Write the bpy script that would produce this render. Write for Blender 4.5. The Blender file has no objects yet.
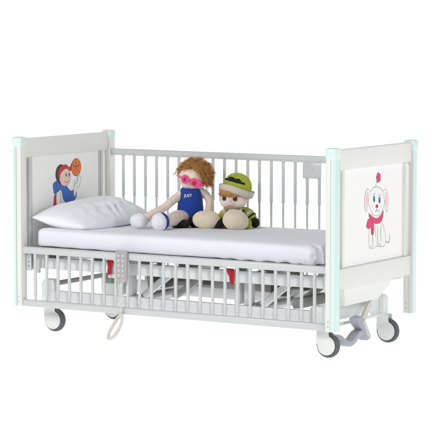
import bpy, bmesh, math, random
from mathutils import Vector, Matrix, noise, Euler
random.seed(7)
sc = bpy.context.scene
COL = sc.collection
PI = math.pi

# ------------------------------------------------------------------ materials
def srgb(r, g, b):
    f = lambda c: (c/12.92 if c <= .04045 else ((c+.055)/1.055)**2.4)
    return (f(r/255), f(g/255), f(b/255), 1)

def mat(name, col, rough=.4, var=.04, scale=30, bump=0, bscale=300, metallic=0, sheen=0, spec=.5, bdist=.002, weave=False, sss=0):
    m = bpy.data.materials.new(name); m.use_nodes = True
    nt = m.node_tree; N = nt.nodes; L = nt.links
    b = N['Principled BSDF']
    b.inputs['Roughness'].default_value = rough
    b.inputs['Metallic'].default_value = metallic
    b.inputs['Specular IOR Level'].default_value = spec
    if sheen: b.inputs['Sheen Weight'].default_value = sheen
    tc = N.new('ShaderNodeTexCoord')
    nz = N.new('ShaderNodeTexNoise'); nz.inputs['Scale'].default_value = scale; nz.inputs['Detail'].default_value = 5
    L.new(tc.outputs['Object'], nz.inputs['Vector'])
    mx = N.new('ShaderNodeMix'); mx.data_type = 'RGBA'
    c = Vector(col[:3])
    mx.inputs[6].default_value = (*(c*(1-var)), 1); mx.inputs[7].default_value = (*[min(1, v*(1+var)) for v in c], 1)
    L.new(nz.outputs['Fac'], mx.inputs[0]); L.new(mx.outputs[2], b.inputs['Base Color'])
    rr = N.new('ShaderNodeMapRange'); rr.inputs['To Min'].default_value = rough*.85; rr.inputs['To Max'].default_value = min(1, rough*1.15)
    L.new(nz.outputs['Fac'], rr.inputs['Value']); L.new(rr.outputs[0], b.inputs['Roughness'])
    if bump:
        bp = N.new('ShaderNodeBump'); bp.inputs['Strength'].default_value = bump; bp.inputs['Distance'].default_value = bdist
        if weave:
            w = N.new('ShaderNodeTexVoronoi'); w.inputs['Scale'].default_value = bscale
            L.new(tc.outputs['Object'], w.inputs['Vector']); L.new(w.outputs['Distance'], bp.inputs['Height'])
        else:
            n2 = N.new('ShaderNodeTexNoise'); n2.inputs['Scale'].default_value = bscale; n2.inputs['Detail'].default_value = 3
            L.new(tc.outputs['Object'], n2.inputs['Vector']); L.new(n2.outputs['Fac'], bp.inputs['Height'])
        L.new(bp.outputs['Normal'], b.inputs['Normal'])
    return m

M = {}
M['paint'] = mat('off_white_powder_coat', srgb(232, 232, 228), .38, .02, 12, .12, 900, bdist=.0006)
M['rail'] = mat('pale_grey_enamel', srgb(206, 210, 210), .28, .025, 15, .1, 700, bdist=.0006)
M['board'] = mat('off_white_board', srgb(229, 229, 225), .42, .02, 9, .1, 600, bdist=.0006)
M['stile'] = mat('pale_grey_moulding', srgb(205, 208, 205), .45, .03, 12)
M['panel'] = mat('white_laminate_panel', srgb(243, 242, 240), .3, .012, 8)
M['mint'] = mat('mint_plastic', srgb(217, 237, 232), .4, .02, 20, .06, 800, bdist=.0005)
M['frame'] = mat('white_frame_steel', srgb(226, 230, 230), .4, .03, 10, .1, 500, bdist=.0006)
M['grey'] = mat('grey_steel', srgb(150, 151, 149), .45, .08, 14, .15, 300, bdist=.0008)
M['dark'] = mat('dark_motor_and_shadow', srgb(70, 70, 68), .5, .12, 20)
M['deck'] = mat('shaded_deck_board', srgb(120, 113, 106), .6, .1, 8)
M['tyre'] = mat('grey_rubber', srgb(92, 96, 99), .6, .08, 40, .1, 400)
M['hub'] = mat('white_castor_plastic', srgb(226, 228, 226), .42, .02, 20)
M['pedal'] = mat('blue_grey_plastic', srgb(166, 170, 179), .4, .06, 25, .15, 300)
M['tread'] = mat('pale_grey_tread', srgb(196, 199, 206), .5, .05, 30, .2, 250)
M['beige'] = mat('beige_arm', srgb(208, 202, 192), .45, .05, 20)
M['red'] = mat('red_plastic', srgb(200, 18, 34), .35, .06, 30)
M['handset'] = mat('grey_handset_plastic', srgb(178, 174, 173), .45, .03, 40, .08, 900, bdist=.0004)
M['button'] = mat('pale_buttons', srgb(196, 195, 196), .4, .03, 40)
M['cord'] = mat('greige_cord', srgb(216, 211, 206), .5, .05, 60)
M['sheet'] = mat('white_cotton_sheet', srgb(236, 238, 247), .85, .012, 6, .25, 55, sheen=.15, bdist=.004)
M['pillow'] = mat('white_pillow_cotton', srgb(238, 240, 247), .85, .012, 6, .25, 60, sheen=.15, bdist=.004)
M['screw'] = mat('screw_steel', srgb(196, 198, 199), .3, .05, 50, metallic=.6)
M['skin'] = mat('beige_plush', srgb(241, 225, 212), .9, .05, 90, .35, 300, sheen=.4, bdist=.003, weave=True)
M['foot'] = mat('cream_plush', srgb(240, 226, 202), .9, .05, 90, .35, 300, sheen=.4, bdist=.003, weave=True)
M['seam'] = mat('tan_seam_thread', srgb(222, 203, 182), .9, .1, 60)
M['pale_seam'] = mat('grey_seam_thread', srgb(214, 215, 222), .9, .1, 60)
M['whiteplush'] = mat('white_plush', srgb(243, 244, 249), .9, .05, 90, .35, 300, sheen=.3, bdist=.003, weave=True)
M['hair'] = mat('ginger_curl_yarn', srgb(190, 136, 68), .8, .35, 14, .4, 500, sheen=.2)
M['hair2'] = mat('golden_yarn', srgb(196, 146, 84), .8, .2, 30, .4, 500, sheen=.2)
M['blue'] = mat('royal_blue_knit', srgb(16, 62, 160), .85, .12, 60, .4, 600, sheen=.1, bdist=.003)
M['black'] = mat('black_fabric', srgb(26, 25, 27), .85, .2, 60, .4, 500, sheen=.05)
M['lime'] = mat('lime_felt', srgb(176, 186, 58), .88, .12, 60, .4, 500, sheen=.05)
M['limeseam'] = mat('olive_seam_thread', srgb(154, 163, 46), .9, .1, 60)
M['greyfelt'] = mat('grey_felt', srgb(208, 201, 190), .9, .06, 60, .4, 500, sheen=.1)
M['pink'] = mat('pink_plastic', srgb(236, 74, 136), .3, .05, 40)
M['lens'] = mat('crimson_lens', srgb(176, 12, 62), .15, .1, 50)
M['brown'] = mat('brown_bead', srgb(70, 50, 44), .25, .1, 50)
M['blackbead'] = mat('black_bead', srgb(22, 20, 20), .15, .1, 50)
M['print_white'] = mat('white_lettering', srgb(225, 228, 235), .7, .03, 50)
def ink(n, *c): M['ink_'+n] = mat('ink_'+n, srgb(*c), .45, .05, 60); return M['ink_'+n]
for n, c in dict(line=(95, 95, 98), lightline=(150, 150, 152), black=(30, 28, 30), red=(200, 34, 48), blue=(32, 98, 186), white=(238, 238, 236),
                 skin=(238, 204, 192), orange=(226, 120, 30), seam=(120, 50, 20), pink=(222, 36, 100), palepink=(244, 190, 202), eye=(50, 140, 214), hair=(58, 40, 32)).items(): ink(n, *c)

# ------------------------------------------------------------------ mesh helpers
def link(name, bm, m, parent=None, smooth=True, loc=None, rot=None, angle=35):
    me = bpy.data.meshes.new(name)
    bm.normal_update(); bm.to_mesh(me); bm.free()
    for mm in (m if isinstance(m, (list, tuple)) else [m]): me.materials.append(mm)
    o = bpy.data.objects.new(name, me); COL.objects.link(o)
    if smooth:
        for p in me.polygons: p.use_smooth = True
        try: me.set_sharp_from_angle(angle=math.radians(angle))
        except Exception: pass
    if parent: o.parent = parent
    if loc: o.location = loc
    if rot: o.rotation_euler = rot
    return o

def link_split(name, bm, m, parent):
    """each loose piece becomes an object of its own"""
    bm.verts.ensure_lookup_table(); seen = set(); out = []
    for v in bm.verts:
        if v in seen: continue
        st = [v]; isl = []; seen.add(v)
        while st:
            a = st.pop(); isl.append(a)
            for e in a.link_edges:
                o = e.other_vert(a)
                if o not in seen: seen.add(o); st.append(o)
        nb = bmesh.new(); mp = {a: nb.verts.new(a.co) for a in isl}
        for f in {f for a in isl for f in a.link_faces}: nb.faces.new([mp[a] for a in f.verts])
        out.append(link(name, nb, m, parent))
    bm.free(); return out

def empty(name, loc=(0, 0, 0), rz=0):
    o = bpy.data.objects.new(name, None); COL.objects.link(o); o.location = loc; o.rotation_euler = (0, 0, rz)
    o.empty_display_size = .1
    return o

def tag(o, label, cat, group=None):
    o['label'] = label; o['category'] = cat
    if group: o['group'] = group

def box(bm, x0, x1, y0, y1, z0, z1, bev=.004, seg=2, mtx=None, mi=0):
    r = bmesh.ops.create_cube(bm, size=1)
    vs = r['verts']
    for v in vs: v.co = Vector((x0+(v.co.x+.5)*(x1-x0), y0+(v.co.y+.5)*(y1-y0), z0+(v.co.z+.5)*(z1-z0)))
    es = list({e for v in vs for e in v.link_edges}); fs = list({f for v in vs for f in v.link_faces})
    if mi:
        for f in fs: f.material_index = mi
    allv = vs
    if bev:
        g = bmesh.ops.bevel(bm, geom=es, offset=bev, segments=seg, profile=.5, affect='EDGES')
        allv = list({v for f in g['faces'] for v in f.verts} | {v for v in vs if v.is_valid})
        if mi:
            for f in g['faces']: f.material_index = mi
    if mtx is not None:
        for v in allv: v.co = mtx @ v.co
    return allv

def obox(bm, a, b, w, h, bev=.003, up=Vector((0, 0, 1))):
    """box bar from point a to point b, w sideways, h along up"""
    a = Vector(a); b = Vector(b); d = (b-a); L = d.length; d.normalize()
    s = d.cross(up).normalized(); u = s.cross(d)
    m = Matrix(((d.x, s.x, u.x, a.x), (d.y, s.y, u.y, a.y), (d.z, s.z, u.z, a.z), (0, 0, 0, 1)))
    return box(bm, 0, L, -w/2, w/2, -h/2, h/2, bev, 2, m)

def tube(bm, pts, rad, seg=12, cap=True, mi=0):
    """tube through points; rad is a number or a list"""
    pts = [Vector(p) for p in pts]; n = len(pts)
    rs = rad if isinstance(rad, (list, tuple)) else [rad]*n
    rings = []; ref = None
    for i, p in enumerate(pts):
        t = (pts[min(i+1, n-1)]-pts[max(i-1, 0)]).normalized()
        if ref is None:
            ref = t.cross(Vector((0, 0, 1)))
            if ref.length < .1: ref = t.cross(Vector((1, 0, 0)))
        ref = (ref-t*ref.dot(t)).normalized(); b = t.cross(ref)
        rings.append([bm.verts.new(p+(ref*math.cos(2*PI*k/seg)+b*math.sin(2*PI*k/seg))*rs[i]) for k in range(seg)])
    for i in range(n-1):
        for k in range(seg):
            f = bm.faces.new((rings[i][k], rings[i][(k+1) % seg], rings[i+1][(k+1) % seg], rings[i+1][k])); f.material_index = mi
    if cap:
        f = bm.faces.new(rings[0][::-1]); f.material_index = mi
        f = bm.faces.new(rings[-1]); f.material_index = mi
    return rings

def spline(pts, n=8):
    pts = [Vector(p) for p in pts]; out = []
    P = [pts[0]*2-pts[1]]+pts+[pts[-1]*2-pts[-2]]
    for i in range(1, len(P)-2):
        for k in range(n):
            t = k/n; a, b, c, d = P[i-1:i+3]
            out.append(.5*((2*b)+(c-a)*t+(2*a-5*b+4*c-d)*t*t+(3*b-a-3*c+d)*t**3))
    out.append(pts[-1]); return out

def lerpl(v, n):
    """stretch list of values to n samples"""
    out = []
    for i in range(n):
        t = i/(n-1)*(len(v)-1); k = min(int(t), len(v)-2); out.append(v[k]+(v[k+1]-v[k])*(t-k))
    return out

def lathe(bm, prof, seg=40, mtx=None, mi=0):
    """prof: (r, h); spun about Z then placed with mtx"""
    rings = []
    for r, h in prof:
        if r < 1e-6:
            v = bm.verts.new((0, 0, h)); rings.append([v]*seg)
        else: rings.append([bm.verts.new((r*math.cos(2*PI*k/seg), r*math.sin(2*PI*k/seg), h)) for k in range(seg)])
    for a, b in zip(rings, rings[1:]):
        for k in range(seg):
            q = [a[k], a[(k+1) % seg], b[(k+1) % seg], b[k]]
            u = []
            for v in q:
                if v not in u: u.append(v)
            if len(u) > 2:
                f = bm.faces.new(u); f.material_index = mi
    if mtx is not None:
        for v in {v for r in rings for v in r}: v.co = mtx @ v.co

def ell(bm, c, r, rot=(0, 0, 0), seg=24, mi=0):
    g = bmesh.ops.create_uvsphere(bm, u_segments=seg, v_segments=max(8, seg*2//3), radius=1)
    m = Matrix.Translation(c) @ Euler(rot).to_matrix().to_4x4() @ Matrix.Diagonal((r[0], r[1], r[2], 1))
    for v in g['verts']: v.co = m @ v.co
    if mi:
        for f in {f for v in g['verts'] for f in v.link_faces}: f.material_index = mi
    return g['verts']

def prism(bm, prof, x0, x1, axis='x', bev=0):
    """closed 2D profile swept along an axis. profile coords are the other two axes in order"""
    def P(a, b, t): return {'x': (t, a, b), 'y': (a, t, b), 'z': (a, b, t)}[axis]
    A = [bm.verts.new(P(a, b, x0)) for a, b in prof]; B = [bm.verts.new(P(a, b, x1)) for a, b in prof]
    fs = [bm.faces.new(A), bm.faces.new(B[::-1])]
    n = len(prof)
    for i in range(n): fs.append(bm.faces.new((A[i], B[i], B[(i+1) % n], A[(i+1) % n])))
    bmesh.ops.recalc_face_normals(bm, faces=fs)
    if bev:
        es = [e for f in fs[:2] for e in f.edges]
        bmesh.ops.bevel(bm, geom=list(set(es)), offset=bev, segments=2, profile=.5, affect='EDGES')

def arc(cx, cy, r, a0, a1, n=6):
    return [(cx+r*math.cos(math.radians(a0+(a1-a0)*i/n)), cy+r*math.sin(math.radians(a0+(a1-a0)*i/n))) for i in range(n+1)]

def rrect(x0, x1, y0, y1, r, n=5):
    return arc(x1-r, y1-r, r, 0, 90, n)+arc(x0+r, y1-r, r, 90, 180, n)+arc(x0+r, y0+r, r, 180, 270, n)+arc(x1-r, y0+r, r, 270, 360, n)

def remeshed(name, bm, m, parent, vox=.006, it=4, fac=.5):
    """fuse overlapping shapes into one continuous skin"""
    me = bpy.data.meshes.new('tmp'); bm.to_mesh(me); bm.free()
    o = bpy.data.objects.new('tmp', me); COL.objects.link(o)
    r = o.modifiers.new('r', 'REMESH'); r.mode = 'VOXEL'; r.voxel_size = vox
    s = o.modifiers.new('s', 'SMOOTH'); s.iterations = it; s.factor = fac
    dg = bpy.context.evaluated_depsgraph_get(); dg.update()
    me2 = bpy.data.meshes.new_from_object(o.evaluated_get(dg))
    bpy.data.objects.remove(o); bpy.data.meshes.remove(me)
    me2.name = name; me2.materials.clear(); me2.materials.append(m)
    for v, n in [(v, v.normal.copy()) for v in me2.vertices]: v.co += n*(noise.noise(v.co*16)*.0055+noise.noise(v.co*48)*.0014)
    for p in me2.polygons: p.use_smooth = True
    o2 = bpy.data.objects.new(name, me2); COL.objects.link(o2); o2.parent = parent
    return o2

# ------------------------------------------------------------------ setting: a white studio sweep
bm = bmesh.new()
prof = [(-18, 0), (7, 0)]+[(7+3*math.sin(a*PI/2/12), 3-3*math.cos(a*PI/2/12)) for a in range(1, 13)]+[(10, 12)]
prev = None
for y, z in prof:
    cur = [bm.verts.new((x, y, z)) for x in (-22, 22)]
    if prev: bm.faces.new((prev[0], prev[1], cur[1], cur[0]))
    prev = cur
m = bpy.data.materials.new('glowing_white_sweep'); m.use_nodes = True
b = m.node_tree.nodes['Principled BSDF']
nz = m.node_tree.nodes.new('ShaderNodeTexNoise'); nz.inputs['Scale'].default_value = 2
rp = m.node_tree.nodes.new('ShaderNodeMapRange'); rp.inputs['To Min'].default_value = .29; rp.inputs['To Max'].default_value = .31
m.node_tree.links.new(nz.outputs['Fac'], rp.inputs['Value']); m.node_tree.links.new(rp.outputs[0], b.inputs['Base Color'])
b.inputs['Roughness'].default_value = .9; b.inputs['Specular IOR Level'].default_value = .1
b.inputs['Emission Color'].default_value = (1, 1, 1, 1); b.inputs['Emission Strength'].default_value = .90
o = link('backdrop', bm, m); o['kind'] = 'structure'

# ------------------------------------------------------------------ the bed
bed = empty('hospital_bed')
tag(bed, "white hospital cot bed on castors with mint corner posts and pictures on both end boards", 'bed')
HX, HY = 1.133, .5          # post centres
Z0, ZT = .175, 1.25
PW = .0325

def post(sx, sy):
    bm = bmesh.new()
    xi = HX-PW; xm = HX+.004; xo = HX+PW
    # off-white inner half, a little tongue hides the seam
    prism(bm, rrect(min(sx*xi, sx*(xm-.0015)), max(sx*xi, sx*(xm-.0015)), sy*HY-PW, sy*HY+PW, .006), Z0, 1.188, 'z', .0015)
    yi, yo = sy*(HY-PW), sy*(HY-PW+.004)
    box(bm, min(sx*(xm-.0015), sx*(xo-.001)), max(sx*(xm-.0015), sx*(xo-.001)), min(yi, yo-sy*.001), max(yi, yo-sy*.001), Z0, 1.188, .002)
    p = link('post', bm, M['paint'], bed)
    # mint outer half with rounded corners
    bm = bmesh.new()
    r = .02
    # corner outline in (outward x, outward y), then signed; kept counter-clockwise by recalc in prism
    yb = HY-PW+.004
    pr = [(xm, yb), (xo-.004, yb), (xo, yb+.004)]+arc(xo-r, HY+PW-r, r, 0, 90, 8)+[(xm, HY+PW)]
    pr = [(sx*a, sy*c) for a, c in pr]
    prism(bm, pr, Z0+.001, 1.188, 'z', .0012)
    link('post_trim', bm, M['mint'], p)
    # rounded cap in two steps
    bm = bmesh.new()
    e = .0035
    prism(bm, rrect(sx*HX-PW-e, sx*HX+PW+e, sy*HY-PW-e, sy*HY+PW+e, .014, 6), 1.186, ZT, 'z', .008)
    link('post_cap', bm, M['mint'], p)
    bm = bmesh.new()
    for zz in (Z0+.03, Z0+.06):
        lathe(bm, [(0, .0018), (.004, .0018), (.005, 0)], 14, Matrix.Translation((sx*HX-sx*.012, sy*HY-PW-.0002, zz)) @ Euler((PI/2, 0, 0)).to_matrix().to_4x4())
    link_split('screw', bm, M['screw'], p)
    return p
for sx in (-1, 1):
    for sy in (-1, 1): post(sx, sy)

class Print:
    """flat printed picture: coloured shapes laid in thin layers of ink on the panel, u = y, v = z"""
    def __init__(s): s.bm = bmesh.new(); s.mats = []; s.k = 0
    def mi(s, n):
        if n not in s.mats: s.mats.append(n)
        return s.mats.index(n)
    def poly(s, pts, n):
        s.k += 1; h = s.k*.00004
        f = s.bm.faces.new([s.bm.verts.new((h, u, v)) for u, v in pts]); f.material_index = s.mi(n)
    def blob(s, c, r, n, rot=0, line=None, lw=.0025):
        a = math.radians(rot)
        def P(rx, ry): return [(c[0]+rx*math.cos(t)*math.cos(a)-ry*math.sin(t)*math.sin(a), c[1]+rx*math.cos(t)*math.sin(a)+ry*math.sin(t)*math.cos(a)) for t in [2*PI*i/36 for i in range(36)]]
        if line: s.poly(P(r[0]+lw, r[1]+lw), line)
        s.poly(P(*r), n)
    def stroke(s, pts, w, n, sm=6):
        q = [p.xy for p in spline([(u, v, 0) for u, v in pts], sm)] if len(pts) > 2 else [Vector(p) for p in pts]
        s.k += 1; h = s.k*.00004; L = len(q); prev = None; mi = s.mi(n)
        for i, p in enumerate(q):
            t = (q[min(i+1, L-1)]-q[max(i-1, 0)]).normalized(); nn = Vector((-t.y, t.x))
            ww = w*(.55+.45*math.sin(PI*min(1, max(0, i/(L-1)))))
            cur = [s.bm.verts.new((h, *(p+nn*ww/2))), s.bm.verts.new((h, *(p-nn*ww/2)))]
            if prev: s.bm.faces.new((prev[0], prev[1], cur[1], cur[0])).material_index = mi
            prev = cur
    def shape(s, pts, n, line=None, lw=.003):
        q = [tuple(p.xy) for p in spline([(u, v, 0) for u, v in pts+[pts[0]]], 6)][:-1]
        s.poly(q, n)
        if line: s.stroke(pts+[pts[0]], lw, line)
    def done(s, name, x, parent):
        for f in s.bm.faces:
            f.normal_update()
            if f.normal.x < 0: f.normal_flip()
        return link(name, s.bm, [M['ink_'+n] for n in s.mats], parent, smooth=False, loc=(x, 0, 0))

def end_board(sx, name):
    """top rail, lower rail as one frame; stiles, panel and picture as its pieces"""
    xf = sx*HX
    bm = bmesh.new()
    box(bm, xf-.020, xf+.022, -HY+PW+.0005, HY-PW-.0005, 1.117, 1.238, .007, 3)
    h = link(name, bm, M['board'], bed)
    bm = bmesh.new(); box(bm, xf-.020, xf+.022, -HY+PW+.0005, HY-PW-.0005, .415, .538, .007, 3)
    link('lower_board', bm, M['board'], h)
    for sy in (-1, 1):
        bm = bmesh.new()
        y0, y1 = sorted((sy*.388, sy*.412))
        if sx < 0:
            box(bm, xf-.013, xf-.002, y0, y1, .5385, 1.1165, .002); box(bm, xf-.002, xf+.002, y0+.008, y1-.008, .5385, 1.1165, 0)
            box(bm, xf+.002, xf+.015, y0, y1, .5385, 1.1165, .002)
        else: box(bm, xf-.013, xf+.015, y0, y1, .5385, 1.1165, .004)
        y0, y1 = sorted((sy*.372, sy*.3875))
        box(bm, xf-.009, xf+.010, y0, y1, .5385, 1.1165, .003)
        link('stile', bm, M['stile'] if sx < 0 else M['board'], h)
    bm = bmesh.new()
    box(bm, xf-.006, xf+.006, -.3715, .3715, .5385, 1.1165, .001, 1)
    link('panel', bm, M['panel'], h)
    return h, xf+.0064

head, xp = end_board(-1, 'headboard')
P = Print()                                   # a child in blue jacket and red headband spinning a ball
P.shape([(-.15, .66), (-.10, .66), (-.085, .80), (-.10, .86), (-.135, .84)], 'red', 'line')
P.shape([(-.02, .68), (.05, .68), (.07, .80), (.04, .85), (-.03, .84)], 'red', 'line')
P.shape([(-.10, .74), (-.02, .72), (.0, .84), (-.02, .93), (-.08, .93), (-.11, .84)], 'white', 'lightline')
P.stroke([(-.08, .90), (-.06, .83), (-.065, .76)], .004, 'line'); P.stroke([(-.035, .89), (-.035, .82), (-.03, .75)], .003, 'lightline')
P.shape([(-.135, .865), (-.145, .925), (-.10, .945), (-.05, .925), (.01, .90), (.05, .87), (.105, .875), (.115, .83), (.07, .80), (.01, .79), (-.03, .82), (-.06, .885), (-.10, .87)], 'blue', 'black', .003)
P.stroke([(.02, .82), (.05, .845), (.045, .87)], .003, 'black')
P.shape([(.10, .825), (.118, .875), (.15, .90), (.165, .95), (.145, .965), (.12, .93), (.09, .90), (.085, .85)], 'white', 'line')
P.stroke([(.115, .905), (.13, .935), (.125, .96)], .003, 'line'); P.stroke([(.10, .90), (.09, .925), (.10, .945)], .003, 'lightline')
P.blob((-.055, .985), (.062, .066), 'hair', 20)
P.blob((-.012, .965), (.062, .058), 'skin', 0, 'line')
P.shape([(-.09, .995), (-.06, 1.035), (.0, 1.045), (.045, 1.015), (.05, 1.0), (.0, 1.02), (-.05, 1.0), (-.075, .97)], 'red', 'black', .002)
P.shape([(.035, 1.02), (.07, 1.055), (.085, 1.05), (.075, 1.02), (.05, 1.005)], 'red', 'black', .002)
P.blob((.0, .978), (.006, .013), 'black'); P.blob((.034, .978), (.006, .013), 'black')
P.stroke([(-.02, .943), (.005, .928), (.035, .94)], .005, 'red'); P.stroke([(.02, .968), (.028, .958), (.018, .955)], .003, 'line')
P.blob((-.062, .955), (.012, .015), 'skin', 0, 'line', .002)
P.blob((.115, 1.022), (.052, .056), 'orange', 0, 'seam', .003)
P.stroke([(.068, 1.04), (.115, 1.025), (.163, 1.04)], .005, 'seam'); P.stroke([(.105, 1.077), (.11, 1.02), (.10, .968)], .005, 'seam')
P.stroke([(.075, 1.062), (.092, 1.02), (.078, .985)], .004, 'red'); P.stroke([(.15, 1.062), (.138, 1.02), (.152, .982)], .004, 'red')
P.done('printed_picture', xp, head)

foot, xp = end_board(1, 'footboard')
P = Print()                                   # a slim sitting white puppy with floppy ears and a pink scarf
P.stroke([(.15, .655), (.19, .64), (.205, .665), (.20, .69)], .006, 'line')
P.shape([(-.06, .628), (-.065, .70), (-.05, .77), (-.03, .82), (.03, .835), (.085, .81), (.115, .76), (.145, .71), (.155, .655), (.145, .628), (.10, .622), (.04, .63), (-.01, .622)], 'white', 'line', .003)
P.shape([(-.075, .90), (-.06, .955), (-.015, .985), (.04, .99), (.10, .968), (.135, .92), (.13, .87), (.09, .828), (.035, .815), (-.025, .835)], 'white', 'line', .003)
P.shape([(-.05, .965), (-.085, .985), (-.115, .95), (-.12, .89), (-.10, .85), (-.085, .87), (-.08, .91)], 'white', 'line', .003)
P.shape([(-.07, .96), (-.09, .965), (-.105, .935), (-.107, .89), (-.098, .87), (-.09, .90)], 'palepink')
P.shape([(.11, .955), (.15, .97), (.18, .935), (.185, .87), (.17, .83), (.15, .85), (.14, .90)], 'white', 'line', .003)
P.shape([(.14, .945), (.158, .948), (.17, .92), (.172, .87), (.167, .85), (.155, .88)], 'palepink')
P.shape([(-.065, .842), (-.035, .822), (.03, .800), (.09, .815), (.12, .842), (.115, .80), (.085, .772), (.03, .768), (-.03, .782), (-.06, .81)], 'pink', 'black', .002)
P.shape([(-.03, .80), (-.075, .80), (-.095, .76), (-.06, .745), (-.03, .765)], 'pink', 'black', .002)
P.shape([(-.035, .79), (-.02, .80), (.0, .755), (-.005, .71), (-.035, .715)], 'pink', 'black', .002)
P.blob((.0, .92), (.011, .018), 'eye', 8, 'black', .0025); P.blob((.07, .908), (.011, .018), 'eye', 8, 'black', .0025)
P.blob((.001, .914), (.005, .009), 'black'); P.blob((.071, .902), (.005, .009), 'black')
P.blob((.037, .873), (.015, .010), 'red', -8, 'black', .0015)
P.stroke([(.036, .863), (.034, .850), (.014, .842)], .003, 'line'); P.stroke([(.034, .850), (.05, .842), (.064, .848)], .003, 'line')
P.stroke([(-.015, .947), (.0, .953), (.014, .946)], .0025, 'line'); P.stroke([(.058, .937), (.074, .94), (.088, .93)], .0025, 'line')
P.stroke([(.02, .985), (.03, 1.02), (.048, 1.04)], .003, 'line')
for a in range(5): P.blob((.055+.015*math.cos(a*1.257+.5), 1.045+.018*math.sin(a*1.257+.5)), (.012, .014), 'pink', a*72, 'black', .0012)
P.blob((.055, 1.045), (.007, .008), 'red')
P.stroke([(-.02, .75), (-.018, .69), (-.012, .632)], .003, 'line'); P.stroke([(.045, .75), (.046, .69), (.044, .635)], .003, 'line')
P.stroke([(.02, .76), (.014, .735), (.022, .715), (.014, .695)], .0025, 'lightline'); P.stroke([(.10, .76), (.085, .71), (.095, .655)], .0025, 'line')
P.stroke([(-.045, .63), (-.035, .638), (-.028, .629)], .0025, 'line'); P.stroke([(.055, .632), (.07, .642), (.09, .63)], .0025, 'line')
P.done('printed_picture', xp, foot)

# ---- side rails
def rail_profile(y, z0, z1, w):
    h = w/2; r = .011
    return arc(y+h-r, z1-r, r, 0, 90, 6)+arc(y-h+r, z1-r, r, 90, 180, 6)+[(y-h, z0+.012), (y-h+.003, z0+.0095), (y-h+.003, z0+.002), (y-h+.005, z0), (y+h-.005, z0), (y+h-.003, z0+.002), (y+h-.003, z0+.0095), (y+h, z0+.012)]
def side_rail(y, ztop, label):
    bm = bmesh.new()
    prism(bm, rail_profile(y, ztop-.043, ztop, .036), -1.0995, 1.0995, 'x', .001)
    r = link('side_rail', bm, M['rail'], bed); r['label'] = label
    bm = bmesh.new(); prism(bm, rail_profile(y, .176, .219, .034), -1.0995, 1.0995 if y < 0 else .955, 'x', .001)
    link('lower_bar', bm, M['rail'], r)
    proto = None
    for i in range(24 if y < 0 else 23):
        x = -1.013+.0881*i
        if proto is None:
            bm = bmesh.new()
            a, b_, c = ztop-.0425, ztop-.31, .2185
            lathe(bm, [(.0102, a), (.0102, b_+.012), (.0112, b_+.0115), (.0112, b_+.001), (.0105, b_), (.0073, b_-.0005), (.0073, c)], 20)
            proto = link('baluster', bm, M['rail'], r, loc=(x, y, 0))
        else:
            q = proto.copy(); COL.objects.link(q); q.location = (x, y, 0); q.parent = r
    return r
near = side_rail(-.5, .557, 'lowered side rail with short bars below the mattress')
far = side_rail(.5, 1.128, 'raised side rail with long telescopic bars behind the mattress')
bm = bmesh.new()
box(bm, .372, .505, .483, .4875, .985, 1.0845, .003)
pl = link('latch_plate', bm, M['rail'], far)
bm = bmesh.new(); lathe(bm, [(0, .004), (.009, .004), (.011, 0)], 24, Matrix.Translation((.44, .4828, 1.045)) @ Euler((PI/2, 0, 0)).to_matrix().to_4x4())
link('latch_button', bm, M['stile'], pl)
# rail carrier plates with holes inside each head-side post
for sx in (-1, 1):
    bm = bmesh.new()
    box(bm, min(sx*1.0985, sx*1.062), max(sx*1.0985, sx*1.062), -.478, -.470, .40, .512, .002)
    c = link('rail_carrier', bm, M['rail'], bed)
    bm = bmesh.new()
    for k in range(3): lathe(bm, [(0, .0012), (.0055, .0012), (.006, 0)], 16, Matrix.Translation((sx*1.08, -.4785, .43+.027*k)) @ Euler((PI/2, 0, 0)).to_matrix().to_4x4())
    link_split('bolt', bm, M['grey'], c)

# ---- mattress platform
bm = bmesh.new()
box(bm, -1.04, 1.04, -.41, .41, .522, .552, .004)
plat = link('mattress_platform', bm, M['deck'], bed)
bm = bmesh.new()
for sy in (-1, 1):
    y0, y1 = sorted((sy*.385, sy*.425))
    box(bm, -1.03, 1.03, y0, y1, .412, .484, .006)
link_split('side_beam', bm, M['frame'], plat)
bm = bmesh.new()
for x in (-1.0, -.5, 0, .5, 1.0): box(bm, x-.02, x+.02, -.3845, .3845, .43, .47, .003)
link_split('cross_beam', bm, M['frame'], plat)
bm = bmesh.new()
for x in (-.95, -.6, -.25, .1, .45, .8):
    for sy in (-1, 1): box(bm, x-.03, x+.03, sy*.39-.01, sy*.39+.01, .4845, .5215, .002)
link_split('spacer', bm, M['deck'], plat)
# stepped head end bracket behind the lowered rail
bm = bmesh.new()
prism(bm, [(-1.10, .405), (-1.055, .405), (-1.055, .385), (-1.025, .385), (-1.025, .41), (-.985, .425), (-.985, .51), (-1.10, .51)], -.448, -.4265, 'y', .002)
link('corner_bracket', bm, M['stile'], bed)
bm = bmesh.new()
prism(bm, [(1.10, .405), (1.055, .405), (1.055, .385), (1.025, .385), (1.025, .41), (.985, .425), (.985, .51), (1.10, .51)], .4265, .448, 'y', .002)
link('corner_bracket', bm, M['stile'], bed)

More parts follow.
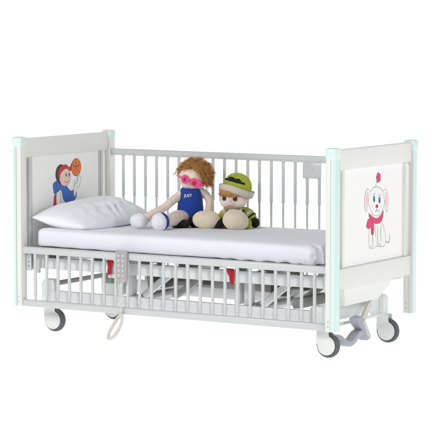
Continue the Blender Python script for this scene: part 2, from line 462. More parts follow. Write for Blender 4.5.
# ---- chassis
bm = bmesh.new(); box(bm, -.958, .928, -.405, -.3675, .188, .272, .008)
base = link('base_frame', bm, M['frame'], bed)
bm = bmesh.new(); box(bm, -.958, .928, .3675, .405, .188, .272, .008)
link('side_beam', bm, M['frame'], base)
bm = bmesh.new()
box(bm, -1.01, -.98, -.302, .302, .292, .320, .006)
link('cross_tube', bm, M['grey'], base)
bm = bmesh.new()
box(bm, .955, 1.015, -.362, .312, .20, .293, .006)
link('cross_tube', bm, M['frame'], base)
for x in (-.42, .42):
    bm = bmesh.new(); box(bm, x-.03, x+.03, -.367, .367, .20, .26, .004); link('cross_tube', bm, M['frame'], base)
bm = bmesh.new(); obox(bm, (.80, -.34, .30), (.80, .34, .30), .05, .06); link('cross_tube', bm, M['grey'], base)

def castor(cx, cy, ztop, dx, nk):
    """dx: trail of the wheel, nk: shift of the fork neck"""
    bm = bmesh.new()
    # upright housing with domed top
    w = .05
    pr = [(cx-w, .168), (cx+w, .168), (cx+w, ztop-.03)]+arc(cx+w-.03, ztop-.03, .03, 0, 90, 6)[1:]+arc(cx-w+.03, ztop-.03, .03, 90, 180, 6)+[(cx-w, ztop-.03)]
    prism(bm, pr, cy-.032, cy+.032, 'y', .010)
    c = link('castor', bm, M['frame'], bed)
    # wheel trails to +x
    wx, wz = cx+dx, .0755
    bm = bmesh.new()
    T = Matrix.Translation((wx, cy+.004, wz)) @ Euler((PI/2, 0, 0)).to_matrix().to_4x4()
    pr = [(.05, -.018), (.062, -.020), (.070, -.017), (.0745, -.009), (.0755, 0), (.0745, .009), (.070, .017), (.062, .020), (.05, .018)]
    lathe(bm, pr+[pr[0]], 56, T)
    link('tyre', bm, M['tyre'], c)
    bm = bmesh.new(); lathe(bm, [(0, -.015), (.0505, -.015), (.0505, .015), (0, .015)], 40, T); link('rim', bm, M['hub'], c)
    # fork cheeks: neck flowing into a round cover, one on each side
    for s in (-1, 1):
        bm = bmesh.new()
        R = .058
        nx = cx+nk
        pr = [(nx-.05, .178), (nx-.052, .13), (nx-.055, .10)]+arc(wx, wz, R, 176, 432, 30)+[(nx+.026, .150), (nx+.026, .178)]
        yy = cy+.004+s*.0275
        prism(bm, pr, yy-.0055, yy+.0055, 'y', .003)
        f = link('fork', bm, M['hub'], c)
        bm = bmesh.new()
        lathe(bm, [(0, .0045), (.042, .0045), (.046, .003), (.048, 0)], 40, Matrix.Translation((wx, yy+s*.0054, wz)) @ Euler((-s*PI/2, 0, 0)).to_matrix().to_4x4())
        link('hub_cap', bm, M['hub'], f)
    return c
castor(-1.012, -.335, .338, .030, .018); castor(-1.012, .335, .338, .030, .018)
castor(.985, -.395, .305, .062, .050); castor(.997, .345, .300, .062, .050)

# ---- lifting gear
for x0 in (-.41, .455):
    bm = bmesh.new()
    for dx in (-.035, .035): box(bm, x0-.065+dx-.022, x0-.065+dx+.022, -.29, -.23, .2605, .405, .006)
    link_split('lift_column', bm, M['frame'], bed)
    bm = bmesh.new(); obox(bm, (x0-.0, -.20, .235), (x0+.25, -.20, .425), .03, .045, .006); obox(bm, (x0, .20, .235), (x0+.25, .20, .425), .03, .045, .006)
    link_split('lift_arm', bm, M['frame'], bed)
    bm = bmesh.new(); tube(bm, [(x0+.01, -.27, .245), (x0+.01, .27, .245)], .02, 20); link('pivot_tube', bm, M['grey'], bed)
    bm = bmesh.new(); obox(bm, (x0+.20, -.12, .25), (x0+.40, -.12, .385), .035, .04, .005)
    link('lift_link', bm, M['grey'], bed)
    bm = bmesh.new(); box(bm, x0+.02, x0+.13, -.10, -.02, .30, .41, .012); box(bm, x0+.32, x0+.36, -.26, -.2, .37, .411, .004); box(bm, x0+.50, x0+.55, -.26, -.2, .36, .411, .004)
    link_split('motor', bm, M['dark'], bed)
bm = bmesh.new(); obox(bm, (-.30, .05, .33), (.42, .05, .33), .06, .055, .008); tube(bm, [(.42, .05, .33), (.70, .05, .345)], .018, 20)
link('actuator', bm, M['grey'], bed)
bm = bmesh.new(); obox(bm, (-.55, .12, .30), (-.30, .12, .34), .09, .09, .012); box(bm, -.62, -.56, -.30, -.2, .33, .4115, .004)
link_split('control_box', bm, M['grey'], bed)
# dark blocks stand in for shadows in the gap above the platform beam
bm = bmesh.new()
for x in (-.93, -.44, -.12, .04, .28, .66, .87): box(bm, x-.022, x+.022, -.424, -.412, .4845, .512, .003)
link_split('gap_shadow', bm, M['dark'], bed)

# ---- red release levers
for x in (-.487, .410):
    bm = bmesh.new()
    pr = [(x-.012, .498), (x+.030, .498), (x+.031, .488), (x+.020, .462), (x+.017, .415), (x-.002, .403), (x-.010, .418), (x-.004, .455)] if x < 0 else [(x-.034, .498), (x+.014, .498), (x+.014, .43), (x+.010, .402), (x-.010, .404), (x-.016, .448), (x-.034, .478)]
    prism(bm, pr, -.452, -.436, 'y', .004)
    link('release_lever', bm, M['red'], bed)
bm = bmesh.new(); box(bm, -.50, -.40, -.4355, -.4265, .385, .411, .003); link('lever_bracket', bm, M['frame'], bed)

# ---- tapered cover under the foot board
bm = bmesh.new()
def q8(top, bot):
    vs = [bm.verts.new(p) for p in top+bot]
    fs = [bm.faces.new(vs[0:4][::-1]), bm.faces.new(vs[4:8])]
    for i in range(4): fs.append(bm.faces.new((vs[i], vs[(i+1) % 4], vs[4+(i+1) % 4], vs[4+i])))
    bmesh.ops.recalc_face_normals(bm, faces=fs)
    bmesh.ops.bevel(bm, geom=list({e for f in fs for e in f.edges}), offset=.006, segments=3, profile=.5, affect='EDGES')
q8([(1.125, -.345, .4145), (1.125, .31, .4145), (.97, .31, .4145), (.97, -.345, .4145)], [(1.095, -.27, .296), (1.095, .15, .296), (.99, .15, .296), (.99, -.27, .296)])
link('foot_cover', bm, M['paint'], bed)
bm = bmesh.new(); box(bm, 1.10, 1.13, .36, .40, .398, .4147, .003); link('bumper_bracket', bm, M['paint'], bed)

# ---- central brake: cross rod, beige arm, pedal pads
bm = bmesh.new()
tube(bm, [(1.02, -.36, .175), (1.02, .36, .175)], .010, 16)
brake = link('brake_bar', bm, M['frame'], bed)
bm = bmesh.new()
pts = spline([(1.04, .16, .265), (1.075, .06, .262), (1.10, -.01, .245), (1.10, -.06, .20), (1.09, -.10, .17)], 6)
for a, b_ in zip(pts, pts[1:]):
    pass
prev = None
for i, p in enumerate(pts):
    t = (pts[min(i+1, len(pts)-1)]-pts[max(i-1, 0)]).normalized(); n = t.cross(Vector((1, 0, 0))).normalized()
    cur = [bm.verts.new(p+n*.022+Vector((.007, 0, 0))), bm.verts.new(p-n*.022+Vector((.007, 0, 0))), bm.verts.new(p-n*.022-Vector((.007, 0, 0))), bm.verts.new(p+n*.022-Vector((.007, 0, 0)))]
    if prev:
        for k in range(4): bm.faces.new((prev[k], prev[(k+1) % 4], cur[(k+1) % 4], cur[k]))
    else: bm.faces.new(cur[::-1])
    prev = cur
bm.faces.new(prev)
link('brake_arm', bm, M['beige'], brake)
bm = bmesh.new()
# chunky angled pad: tread plate with side wall
prism(bm, [(-.196, .218), (-.128, .226), (-.095, .196), (-.022, .100), (-.026, .078), (-.066, .070), (-.086, .092), (-.100, .124), (-.168, .172), (-.190, .196)], 1.078, 1.135, 'x', .0035)
pad = link('brake_pedal', bm, M['pedal'], brake)
bm = bmesh.new()
obox(bm, (1.1358, -.118, .196), (1.1358, -.044, .096), .003, .030, .001, up=Vector((0, .85, .52)))
link('tread', bm, M['tread'], pad)
bm = bmesh.new()
pts = spline([(1.06, -.40, .128), (1.085, -.36, .120), (1.10, -.32, .088), (1.105, -.275, .074), (1.105, -.22, .086), (1.105, -.165, .116), (1.10, -.095, .128)], 7)
rings = []
for i, p in enumerate(pts):
    t = (pts[min(i+1, len(pts)-1)]-pts[max(i-1, 0)]).normalized(); n = t.cross(Vector((1, 0, 0))).normalized()
    hw_, ht_ = .030, .0155
    rings.append([bm.verts.new(p+n*dn+Vector((dx, 0, 0))) for dx, dn in rrect(-hw_, hw_, -ht_, ht_, .003, 2)])
nr = len(rings[0])
for a, b_ in zip(rings, rings[1:]):
    for k in range(nr): bm.faces.new((a[k], a[(k+1) % nr], b_[(k+1) % nr], b_[k]))
bm.faces.new(rings[0][::-1]); bm.faces.new(rings[-1])
bmesh.ops.recalc_face_normals(bm, faces=bm.faces)
link('brake_pedal', bm, M['pedal'], brake)

# ------------------------------------------------------------------ mattress in a white sheet
bm = bmesh.new()
x0, x1, y0, y1, z0, z1 = -1.045, .985, -.445, .445, .5545, .664
bmesh.ops.create_cube(bm, size=1)
def cutplanes(ax, n):
    for i in range(1, n):
        co = Vector((0, 0, 0)); no = Vector((0, 0, 0)); co[ax] = -.5+i/n; no[ax] = 1
        bmesh.ops.bisect_plane(bm, geom=bm.verts[:]+bm.edges[:]+bm.faces[:], plane_co=co, plane_no=no)
cutplanes(0, 230); cutplanes(1, 100); cutplanes(2, 16)
R = .036
for v in bm.verts:
    c = v.co; p = Vector((x0+(c.x+.5)*(x1-x0), y0+(c.y+.5)*(y1-y0), z0+(c.z+.5)*(z1-z0)))
    rr = R
    q = Vector((min(max(p.x, x0+rr), x1-rr), min(max(p.y, y0+rr), y1-rr), min(max(p.z, z0+.02), z1-rr*.8)))
    d = p-q
    if d.length > 1e-6: p = q+d.normalized()*rr*(min(1, max(abs(d.x), abs(d.y), abs(d.z*1.2))/rr))
    nrm = d.normalized() if d.length > 1e-6 else Vector((0, 0, 1 if c.z > 0 else -1))
    n1 = noise.noise(Vector((p.x*2.2, p.y*2.2, p.z*2)))*.005
    n2 = noise.noise(Vector((p.x*9, p.y*9, p.z*9+4)))*.002
    # soft hollow where the toys sit, crest of fabric along the edges
    side = max(0, (z1-p.z)/(z1-z0))
    drape = noise.noise(Vector((p.x*7+3, p.y*7, p.z*3)))*.006*side
    # gathered corners at the foot end
    g = max(0, min(1, (p.x-(x1-.11))/.10))
    near_edge = max(0, min(1, (max(abs(p.y)-.20, 0))/.22))
    s_ = p.y*60+p.x*85+noise.noise(p*11)*6
    gather = g*(.35+.65*near_edge)*(.5+side)*(math.sin(s_)*.012+noise.noise(p*24)*.018+noise.noise(p*52)*.010)+g*.018*side
    if c.z > .45:
        for qx, qy, sg in ((-.30, .22, .13), (-.02, .30, .11), (-.31, -.10, .05), (-.47, -.10, .05), (-.87, .0, .22)): p.z -=   .011*math.exp(-((p.x-qx)**2+(p.y-qy)**2)/sg**2)
    p = p+nrm*(n1*.7+n2+drape+gather)
    if p.z < z0+.03 and p.x > .2: p.z += (noise.noise(Vector((p.x*16, p.y*16, 9)))*.022-.001)*min(1, (p.x-.2)*1.6)
    p.z = max(p.z, .5525)
    v.co = p
mt = link('mattress', bm, M['sheet'], None, angle=180)
tag(mt, 'mattress in a white cotton sheet gathered at the foot end of the bed', 'mattress')

# ------------------------------------------------------------------ pillow
bm = bmesh.new()
C = {(0, 0): Vector((-1.075, -.455, .738)), (1, 0): Vector((-.70, -.405, .682)), (1, 1): Vector((-.745, .425, .705)), (0, 1): Vector((-1.07, .43, .785))}
nu, nv = 70, 110
def pil(u, v, side):
    a = C[(0, 0)]*(1-u)*(1-v)+C[(1, 0)]*u*(1-v)+C[(1, 1)]*u*v+C[(0, 1)]*(1-u)*v
    U, V = 2*u-1, 2*v-1
    # edges bow outwards between corners
    a = a+Vector((.065*(1-V*V)*max(0, U)**2-.0*(1-V*V), .02*(1-U*U)*math.copysign(V*V, V)*-1, 0))
    h = ((1-abs(U)**2.6)**.62)*((1-abs(V)**3.2)**.55)
    sag = noise.noise(Vector((u*2.1+5, v*2.6, side)))*.012
    w = 0
    # radiating creases near the foot-side edge and corner pulls
    w += .016*h*math.exp(-((u-.80)/.22)**2)*math.exp(-((v-.55)/.33)**2)*(math.sin(v*52+u*16+noise.noise(Vector((u*6, v*6, 1)))*4))
    w += .004*math.sin((u+v)*40+noise.noise(Vector((u*4, v*4, 2)))*5)*math.exp(-(((u-1)**2+v*v)/.07))
    w += noise.noise(Vector((u*9, v*12, 3)))*.006*h+noise.noise(Vector((u*22, v*28, 8)))*.002*h
    if side > 0: z = a.z+h*(.098+sag)+w*.9
    else: z = max(.6665, a.z-h*.085)
    return Vector((a.x, a.y, max(z, .6665)))
top = [[bm.verts.new(pil(i/nu, j/nv, 1)) for j in range(nv+1)] for i in range(nu+1)]
bot = [[top[i][j] if i in (0, nu) or j in (0, nv) else bm.verts.new(pil(i/nu, j/nv, -1)) for j in range(nv+1)] for i in range(nu+1)]
for i in range(nu):
    for j in range(nv):
        bm.faces.new((top[i][j], top[i+1][j], top[i+1][j+1], top[i][j+1]))
        f = (bot[i][j], bot[i][j+1], bot[i+1][j+1], bot[i+1][j]); 
        try: bm.faces.new(f)
        except Exception: pass
bmesh.ops.recalc_face_normals(bm, faces=bm.faces)
pw = link('pillow', bm, M['pillow'], None, angle=180)
tag(pw, 'plump white pillow leaning against the headboard on the mattress', 'pillow')

# ------------------------------------------------------------------ hand control hung on the lowered rail
hc = empty('hand_control', (-.331, -.532, .37))
tag(hc, 'grey hand control with button pad and coiled cord hanging over the lowered side rail', 'remote control')
bm = bmesh.new()
pr = [(.040, .195), (.034, .205), (-.034, .205), (-.040, .195)]+arc(0, .041, .0405, 180, 360, 16)
prism(bm, pr, -.012, .012, 'y', .005)
link('case', bm, M['handset'], hc)
bm = bmesh.new()
prism(bm, rrect(-.030, .030, .03, .192, .008), -.0135, -.0121, 'y', .0005)
link('keypad', bm, mat('keypad_film', srgb(168, 166, 167), .4, .03, 40), hc)
for r in range(5):
    for c in (-1, 1):
        bm = bmesh.new(); lathe(bm, [(0, .0025), (.0085, .0025), (.0105, .001), (.011, 0)], 22, Matrix.Translation((c*.015, -.0136, .05+.031*r)) @ Euler((PI/2, 0, 0)).to_matrix().to_4x4())
        link('button', bm, M['button'], hc)
bm = bmesh.new(); box(bm, -.018, .018, .0125, .020, .14, .20, .002); box(bm, -.018, .018, .0125, .056, .1885, .196, .002)
link('hook', bm, M['handset'], hc)
bm = bmesh.new(); tube(bm, [(0, 0, .004), (0, 0, -.02)], [.010, .007], 16)
tube(bm, spline([(0, 0, -.02), (.002, -.004, -.10), (.0, -.008, -.17), (-.003, -.008, -.195)], 8), .0042, 12)
cd = link('cord', bm, M['cord'], hc)
bm = bmesh.new()
loop = spline([(-.003, -.008, -.185), (.008, -.010, -.215), (-.004, -.012, -.265), (-.040, -.016, -.322), (-.076, -.018, -.348), (-.094, -.014, -.342), (-.090, -.008, -.312), (-.062, -.002, -.262), (-.032, .004, -.215), (-.008, .008, -.185)], 40)
Lh = len(loop); hel = []; ref = Vector((0, 1, 0))
turns = 96
for i in range(Lh*5-4):
    t = i/5; k = min(int(t), Lh-2); p = loop[k].lerp(loop[k+1], t-k); tg = (loop[k+1]-loop[k]).normalized()
    n = (ref-tg*ref.dot(tg)).normalized(); b_ = tg.cross(n); a = 2*PI*turns*i/(Lh*5-5)
    hel.append(p+(n*math.cos(a)+b_*math.sin(a))*.0062)
tube(bm, hel, .0038, 6)
link('coil', bm, M['cord'], cd)

# ------------------------------------------------------------------ rag dolls (local: x right, -y front)
def strand(bm, p, d, L, r, curl, turns, seg=5, n=9):
    d = d.normalized(); s = d.cross(Vector((random.uniform(-1, 1), random.uniform(-1, 1), random.uniform(-1, 1)))).normalized(); t = d.cross(s)
    pts = []
    ph = random.uniform(0, 6.28)
    for i in range(n):
        u = i/(n-1); a = ph+turns*2*PI*u
        pts.append(p+d*(L*u)+(s*(math.cos(a)-math.cos(ph))+t*(math.sin(a)-math.sin(ph)))*curl*(.3+.7*u)+Vector((0, 0, -.25*L*u*u)))
    tube(bm, pts, [r*(1-.4*i/(n-1)) for i in range(n)], seg)

def seam(par, pts, n=8, r=.0010, m='seam'):
    """a line of stitching laid on the surface of a soft part"""
    out = []
    for p in spline(pts, n):
        ok, co, nn, _ = par.closest_point_on_mesh(p)
        out.append(co+nn*.0003)
    bm = bmesh.new(); tube(bm, out, r, 6)
    link('seam', bm, M[m], par)

RZ = .5542
d1 = empty('rag_doll', (-.304, .224, .662), RZ)
tag(d1, 'rag doll with curly ginger hair, pink sunglasses and blue shirt sitting on the mattress', 'doll')
bm = bmesh.new()
ell(bm, (.004, -.015, .315), (.083, .080, .080))                                   # head
tube(bm, [(.0, .0, .22), (.003, -.005, .27)], .035, 16)                            # neck
tube(bm, spline([(0, .02, .03), (-.005, .02, .10), (-.004, .01, .17), (.0, .0, .225), (.0, 0, .245)], 5), lerpl([.07, .075, .068, .058, .035], 21), 20)   # trunk
tube(bm, spline([(-.045, 0, .222), (-.10, -.035, .185), (-.17, -.10, .135), (-.235, -.15, .10), (-.29, -.185, .07)], 5), lerpl([.030, .028, .026, .027, .030], 21), 16)
tube(bm, spline([(.045, 0, .225), (.09, .01, .21), (.118, .0, .17), (.115, -.02, .12), (.105, -.05, .07)], 5), lerpl([.028, .027, .025, .026, .032], 21), 16)
tube(bm, spline([(-.03, .0, .055), (-.085, -.10, .065), (-.135, -.20, .062), (-.18, -.28, .055)], 6), lerpl([.055, .050, .043, .038], 19), 16)
tube(bm, spline([(.035, .0, .05), (.075, -.06, .055), (.10, -.12, .055)], 6), lerpl([.055, .052, .05], 13), 16)
ell(bm, (.022, -.098, .285), (.011, .010, .009))                                    # nose
body1 = remeshed('body', bm, M['skin'], d1)
seam(body1, [(-.04, -.10, .11), (-.09, -.17, .115), (-.13, -.24, .105), (-.165, -.29, .095)])
seam(body1, [(-.07, -.06, .21), (-.12, -.10, .165), (-.18, -.16, .125), (-.24, -.20, .10)])
bm = bmesh.new(); ell(bm, (-.328, -.205, .055), (.060, .055, .050), (0, .25, .3)); h1 = remeshed('hand', bm, M['whiteplush'], d1, .006)
seam(h1, [(-.39, -.25, .055), (-.36, -.30, .075), (-.32, -.30, .08), (-.28, -.25, .07)], m='pale_seam')
bm = bmesh.new(); ell(bm, (.103, -.168, .060), (.092, .065, .0605), (0, .06, -.05)); ell(bm, (.125, -.165, .055), (.070, .06, .055))
f1 = remeshed('foot', bm, M['foot'], d1, .006)
seam(f1, [(.015, -.24, .085), (.05, -.24, .108), (.10, -.24, .118), (.15, -.24, .110), (.185, -.22, .085)])
# shoe with blue trim
bm = bmesh.new(); ell(bm, (-.197, -.315, .060), (.050, .050, .0605), (0, -.12, .35)); s1 = remeshed('shoe', bm, M['whiteplush'], d1, .005)
seam(s1, [(-.20, -.33, .13), (-.208, -.40, .085), (-.205, -.40, .045), (-.20, -.36, .005)], m='pale_seam')
bm = bmesh.new()
ell(bm, (-.178, -.283, .062), (.047, .040, .057), (0, -.12, .35)); remeshed('shoe_trim', bm, M['blue'], s1, .005)
# shirt: shell a little proud of the trunk
bm = bmesh.new()
prof = [(.090, .055), (.088, .09), (.084, .13), (.080, .17), (.077, .205), (.072, .232), (.058, .252), (.040, .262)]
seg = 48; rings = []
for i, (r, z) in enumerate(prof):
    ring = []
    for k in range(seg):
        a = 2*PI*k/seg; wr = 1+.035*math.sin(a*6+z*30)*max(0, (.2-z)/.15)+.05*noise.noise(Vector((math.cos(a)*3, math.sin(a)*3, z*14)))
        ring.append(bm.verts.new((-.004+r*wr*math.cos(a)*.99-(.013*(z < .08)), .012-.10*(z-.05)+r*wr*math.sin(a)*.93, z)))
    rings.append(ring)
for a, b_ in zip(rings, rings[1:]):
    for k in range(seg): bm.faces.new((a[k], a[(k+1) % seg], b_[(k+1) % seg], b_[k]))
sh = link('shirt', bm, M['blue'], d1, angle=180)
m_ = sh.modifiers.new('thick', 'SOLIDIFY'); m_.thickness = .004
m_ = sh.modifiers.new('sub', 'SUBSURF'); m_.levels = m_.render_levels = 1
# lettering wrapped on the chest
fc = bpy.data.curves.new('lettering', 'FONT'); fc.body = 'JUST'; fc.size = .024; fc.extrude = .0008; fc.align_x = 'CENTER'; fc.space_character = 1.05; fc.offset = .0006
fo = bpy.data.objects.new('lettering_tmp', fc); COL.objects.link(fo)
dg = bpy.context.evaluated_depsgraph_get(); dg.update()
lm = bpy.data.meshes.new_from_object(fo.evaluated_get(dg)); bpy.data.objects.remove(fo); bpy.data.curves.remove(fc)
lm.materials.clear(); lm.materials.append(M['print_white'])
for v in lm.vertices:
    x, y, z = v.co; xx = x-.018
    v.co = (xx, -.0865+xx*xx*5.5-z-(y)*.05+.006, .198+y*1.1+x*.02)
lo = bpy.data.objects.new('lettering', lm); COL.objects.link(lo); lo.parent = sh
# black shorts
bm = bmesh.new()
ell(bm, (-.005, .0, .045), (.098, .085, .040)); tube(bm, spline([(-.05, -.03, .040), (-.085, -.09, .036), (-.105, -.13, .034)], 4), .034, 16); tube(bm, [(.03, -.03, .045), (.06, -.07, .045)], .058, 16)
ell(bm, (-.055, -.12, .03), (.055, .05, .030))
remeshed('shorts', bm, M['black'], d1, .006)
# hair
bm = bmesh.new()
hc_ = Vector((.026, .0, .349))
face = Vector((-.50, -.78, -.55)).normalized()
g = bmesh.ops.create_icosphere(bm, subdivisions=4, radius=1)
dels = []
for v in g['verts']:
    n = v.co.normalized(); k = n.dot(face)
    v.co = hc_+Vector((n.x*.093, n.y*.086, n.z*.083))+n*noise.noise(n*6)*.012
    if k > .50: v.co = v.co.lerp(Vector((.004, -.01, .315)), .35)
cap_pts = []
random.seed(3)
while len(cap_pts) < 2600:
    n = Vector((random.gauss(0, 1), random.gauss(0, 1), random.gauss(0, 1))).normalized()
    if n.dot(face) > .50 + .08*random.random(): continue
    if n.z < -.72 or (n.x < -.3 and n.z < -.35): continue
    cap_pts.append(n)
for n in cap_pts:
    p = hc_+Vector((n.x*.088, n.y*.082, n.z*.080))
    p += n*noise.noise(n*4+Vector((3, 1, 7)))*.014; q_ = Vector((noise.noise(n*3), noise.noise(n*3+Vector((9, 0, 0))), noise.noise(n*3+Vector((0, 9, 0)))-.25)); dd = n+q_*1.5+Vector((random.uniform(-.4, .4), random.uniform(-.4, .4), random.uniform(-.4, .3)))
    strand(bm, p, dd, random.uniform(.020, .040)*(1+.9*noise.noise(n*3.2)), random.uniform(.0012, .0022), random.uniform(.004, .009), random.uniform(.5, 1.3), 4, 8)
link('hair', bm, M['hair'], d1, angle=180)
# sunglasses
bm = bmesh.new()
def lensdisc(bm, c, rx, rz, tilt, yaw, th, mi=0):
    Mx = Matrix.Translation(c) @ Euler((0, tilt, yaw)).to_matrix().to_4x4() @ Matrix.Diagonal((rx, 1, rz, 1)) @ Euler((PI/2, 0, 0)).to_matrix().to_4x4()
    lathe(bm, [(0, -th), (.92, -th), (1, -th*.4), (1, th*.4), (.92, th), (0, th)], 32, Mx, mi)
lensdisc(bm, (-.038, -.095, .313), .027, .029, .35, -.5, .004)
lensdisc(bm, (.030, -.102, .291), .042, .026, .30, .12, .004)
tube(bm, spline([(-.022, -.101, .307), (-.013, -.107, .309), (-.002, -.106, .303)], 4), .0045, 10)
tube(bm, spline([(.055, -.098, .286), (.078, -.075, .276), (.088, -.03, .285), (.085, .01, .29)], 5), lerpl([.009, .007, .005, .004], 16), 10)
tube(bm, spline([(-.062, -.078, .322), (-.078, -.045, .325), (-.082, -.01, .325)], 5), .0045, 10)
sg = link('sunglasses', bm, M['pink'], d1)
bm = bmesh.new()
lensdisc(bm, (-.038, -.0985, .312), .012, .015, .35, -.5, .0018)
lensdisc(bm, (.022, -.1075, .289), .013, .014, .30, .12, .0018)
link_split('lens', bm, M['lens'], sg)
bm = bmesh.new()
tube(bm, spline([(-.035, -.086, .262), (-.02, -.0925, .257), (0, -.0925, .256)], 5), .0022, 8)
link('mouth', bm, M['pink'], d1)

d2 = empty('rag_doll', (-.023, .319, .662), RZ)
tag(d2, 'smaller rag doll in lime green hat and jacket with black mittens', 'doll')
bm = bmesh.new()
ell(bm, (-.020, -.03, .202), (.091, .084, .084)); ell(bm, (-.058, -.07, .172), (.044, .032, .036)); ell(bm, (.018, -.072, .168), (.046, .032, .036))
tube(bm, [(0, 0, .09), (-.01, -.015, .14)], .04, 16)
tube(bm, spline([(0, .01, .03), (0, .01, .08), (0, .0, .12)], 5), lerpl([.065, .062, .045], 11), 20)
ell(bm, (-.042, -.114, .186), (.009, .009, .008))
ell(bm, (.068, -.015, .185), (.014, .02, .022))
remeshed('body', bm, M['skin'], d2)
bm = bmesh.new(); ell(bm, (-.012, -.19, .068), (.078, .062, .067), (0, .0, 0)); ell(bm, (.012, -.185, .058), (.066, .06, .057)); f2 = remeshed('foot', bm, M['foot'], d2)
seam(f2, [(-.085, -.24, .085), (-.055, -.24, .116), (-.01, -.24, .128), (.035, -.24, .116), (.06, -.22, .085)])
bm = bmesh.new(); ell(bm, (-.118, -.10, .038), (.046, .05, .037)); remeshed('boot', bm, M['black'], d2)
# jacket with sleeves
bm = bmesh.new()
tube(bm, spline([(0, .01, .015), (0, .01, .06), (0, .0, .10), (-.005, -.01, .125)], 5), lerpl([.085, .082, .070, .048], 16), 24)
tube(bm, spline([(.045, 0, .108), (.085, -.01, .085), (.108, -.02, .055)], 5), lerpl([.034, .036, .033], 11), 16)
tube(bm, spline([(-.045, -.01, .105), (-.085, -.03, .075), (-.105, -.05, .055)], 5), lerpl([.033, .034, .031], 11), 16)
tube(bm, spline([(.04, -.02, .035), (.06, -.10, .038), (.06, -.17, .04)], 5), .036, 16)
tube(bm, spline([(-.04, -.02, .035), (-.075, -.06, .036), (-.105, -.08, .036)], 5), .034, 16)
jk = remeshed('jacket', bm, M['lime'], d2)
bm = bmesh.new()
tube(bm, [(.070, -.005, .093), (.086, -.011, .081)], [.0385, .0395], 20); tube(bm, [(-.066, -.02, .090), (-.080, -.028, .078)], [.0365, .0372], 20)
for x in (-.042, .030): tube(bm, spline([(x*1.3, -.078, .045), (x*1.2, -.083, .075), (x, -.070, .11), (x*.9, -.045, .128)], 4), .010, 8)
link_split('grey_band', bm, M['greyfelt'], jk)
bm = bmesh.new()
tube(bm, spline([(-.06, -.062, .112), (-.02, -.080, .096), (.02, -.078, .098), (.05, -.055, .115)], 5), .008, 10); ell(bm, (-.005, -.083, .092), (.016, .008, .012))
tube(bm, [(.093, -.014, .074), (.099, -.017, .067)], .0375, 18)
link('strap', bm, M['black'], jk)
for c, r in (((.118, -.032, .036), (.033, .034, .035)), ((-.112, -.065, .036), (.035, .035, .034))):
    bm = bmesh.new(); ell(bm, c, r); ell(bm, (c[0]+(-.018), c[1]-.018, c[2]+.015), (.013, .016, .013)); remeshed('mitten', bm, M['black'], d2, .005)
# hat
ht = Matrix.Translation((.0, -.015, .232)) @ Euler((math.radians(-4), math.radians(15), 0)).to_matrix().to_4x4()
bm = bmesh.new()
lathe(bm, [(.093, -.02), (.094, .0), (.093, .03), (.088, .058), (.077, .083), (.058, .104), (.032, .117), (0, .121)], 48, ht)
for v in bm.verts: v.co += (v.co-Vector((0, -.015, .25))).normalized()*noise.noise(v.co*16)*.004
hat = link('hat', bm, M['lime'], d2, angle=180)
bm = bmesh.new()
pr = [(.0945, -.010), (.101, -.020), (.111, -.016), (.117, .008), (.1185, .026), (.1155, .027), (.1125, .008), (.103, -.006), (.0955, .016)]
lathe(bm, pr, 56, ht)
for v in bm.verts:
    v.co.z += .005*math.sin(math.atan2(v.co.y, v.co.x)*3+1); v.co += Vector((v.co.x, v.co.y, 0))*noise.noise(v.co*18)*.06
for a0 in (200, 245, 290, 335): seam(hat, [ht @ Vector((r_*math.cos(math.radians(a0)), r_*math.sin(math.radians(a0)), z_)) for r_, z_ in ((.097, .015), (.09, .058), (.06, .105), (.0, .122))], m='limeseam')
br = link('brim', bm, M['greyfelt'], hat, angle=180)
bm = bmesh.new()
for x, z in ((-.052, .070), (-.012, .068)):
    p = ht @ Vector((x, -math.sqrt(max(.0, .091**2-x*x))+.006, z)); ell(bm, p, (.024, .014, .017), (.5, .1, x*6))
tube(bm, [ht @ Vector((.0875*math.cos(a), .0875*math.sin(a), .062)) for a in [math.radians(d_) for d_ in range(195, 300, 5)]], .007, 8)
link('goggles', bm, M['black'], hat)
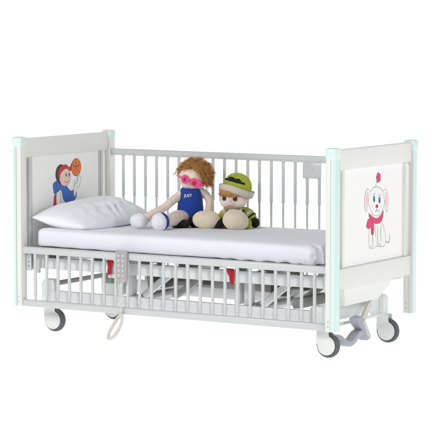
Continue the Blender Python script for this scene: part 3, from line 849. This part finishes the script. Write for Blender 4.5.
# fringe
bm = bmesh.new(); random.seed(5)
for i in range(420):
    a = random.uniform(-2.75, -.25); z = .232+random.uniform(-.004, .012)-.012*math.cos(a)
    p = Vector((-.020+.091*math.cos(a), -.03+.086*math.sin(a), z))
    ln = random.uniform(.012, .028)*(1 if -2.75 < a < -1.35 else .62)
    dd = Vector((math.cos(a)*.25+random.uniform(-.35, .35), math.sin(a)*.28, -1))
    strand(bm, p, dd, ln, .0028, random.uniform(.001, .004), random.uniform(.4, .9), 5, 7)
link('hair', bm, M['hair2'], d2, angle=180)
for x, y in ((-.076, -.098), (-.008, -.116)):
    bm = bmesh.new(); lensdisc(bm, (x, y, .196), .0145, .0165, 0, -.45 if x < -.03 else .12, .003); e = link('eye', bm, M['brown'], d2)
    bm = bmesh.new(); ell(bm, (x+.001, y-.003, .196), (.0075, .004, .009)); link('pupil', bm, M['blackbead'], e)
bm = bmesh.new(); tube(bm, spline([(-.058, -.106, .150), (-.042, -.110, .146), (-.024, -.109, .149)], 4), .0018, 8); link('mouth', bm, M['pink'], d2)

# ------------------------------------------------------------------ camera
cd = bpy.data.cameras.new('camera'); cam = bpy.data.objects.new('camera', cd); COL.objects.link(cam)
cd.sensor_width = 36; cd.lens = 2285.4772/430*36; cd.clip_end = 200
cam.location = (7.5266, -12.1352, 2.0504); cam.rotation_euler = (PI/2-.0895, 0, .5542)
sc.camera = cam

# ------------------------------------------------------------------ studio light
w = bpy.data.worlds.new('World'); sc.world = w; w.use_nodes = True
w.node_tree.nodes['Background'].inputs[0].default_value = (1, 1, 1, 1)
w.node_tree.nodes['Background'].inputs[1].default_value = .31
def area(name, loc, tgt, size, power, col=(1, 1, 1)):
    l = bpy.data.lights.new(name, 'AREA'); l.shape = 'SQUARE'; l.size = size; l.energy = power; l.color = col
    o = bpy.data.objects.new(name, l); COL.objects.link(o); o.location = loc
    o.rotation_euler = (Vector(tgt)-Vector(loc)).to_track_quat('-Z', 'Y').to_euler()
area('key_softbox', (-1.5, -7.5, 4.5), (0, 0, .6), 2.0, 300, (1, .99, .98))
area('fill_softbox', (8.0, -2.5, 3.0), (.5, 0, .6), 2.5, 160, (.97, .985, 1))

sc.view_settings.view_transform = 'Standard'; sc.view_settings.look = 'None'; sc.view_settings.exposure = 0
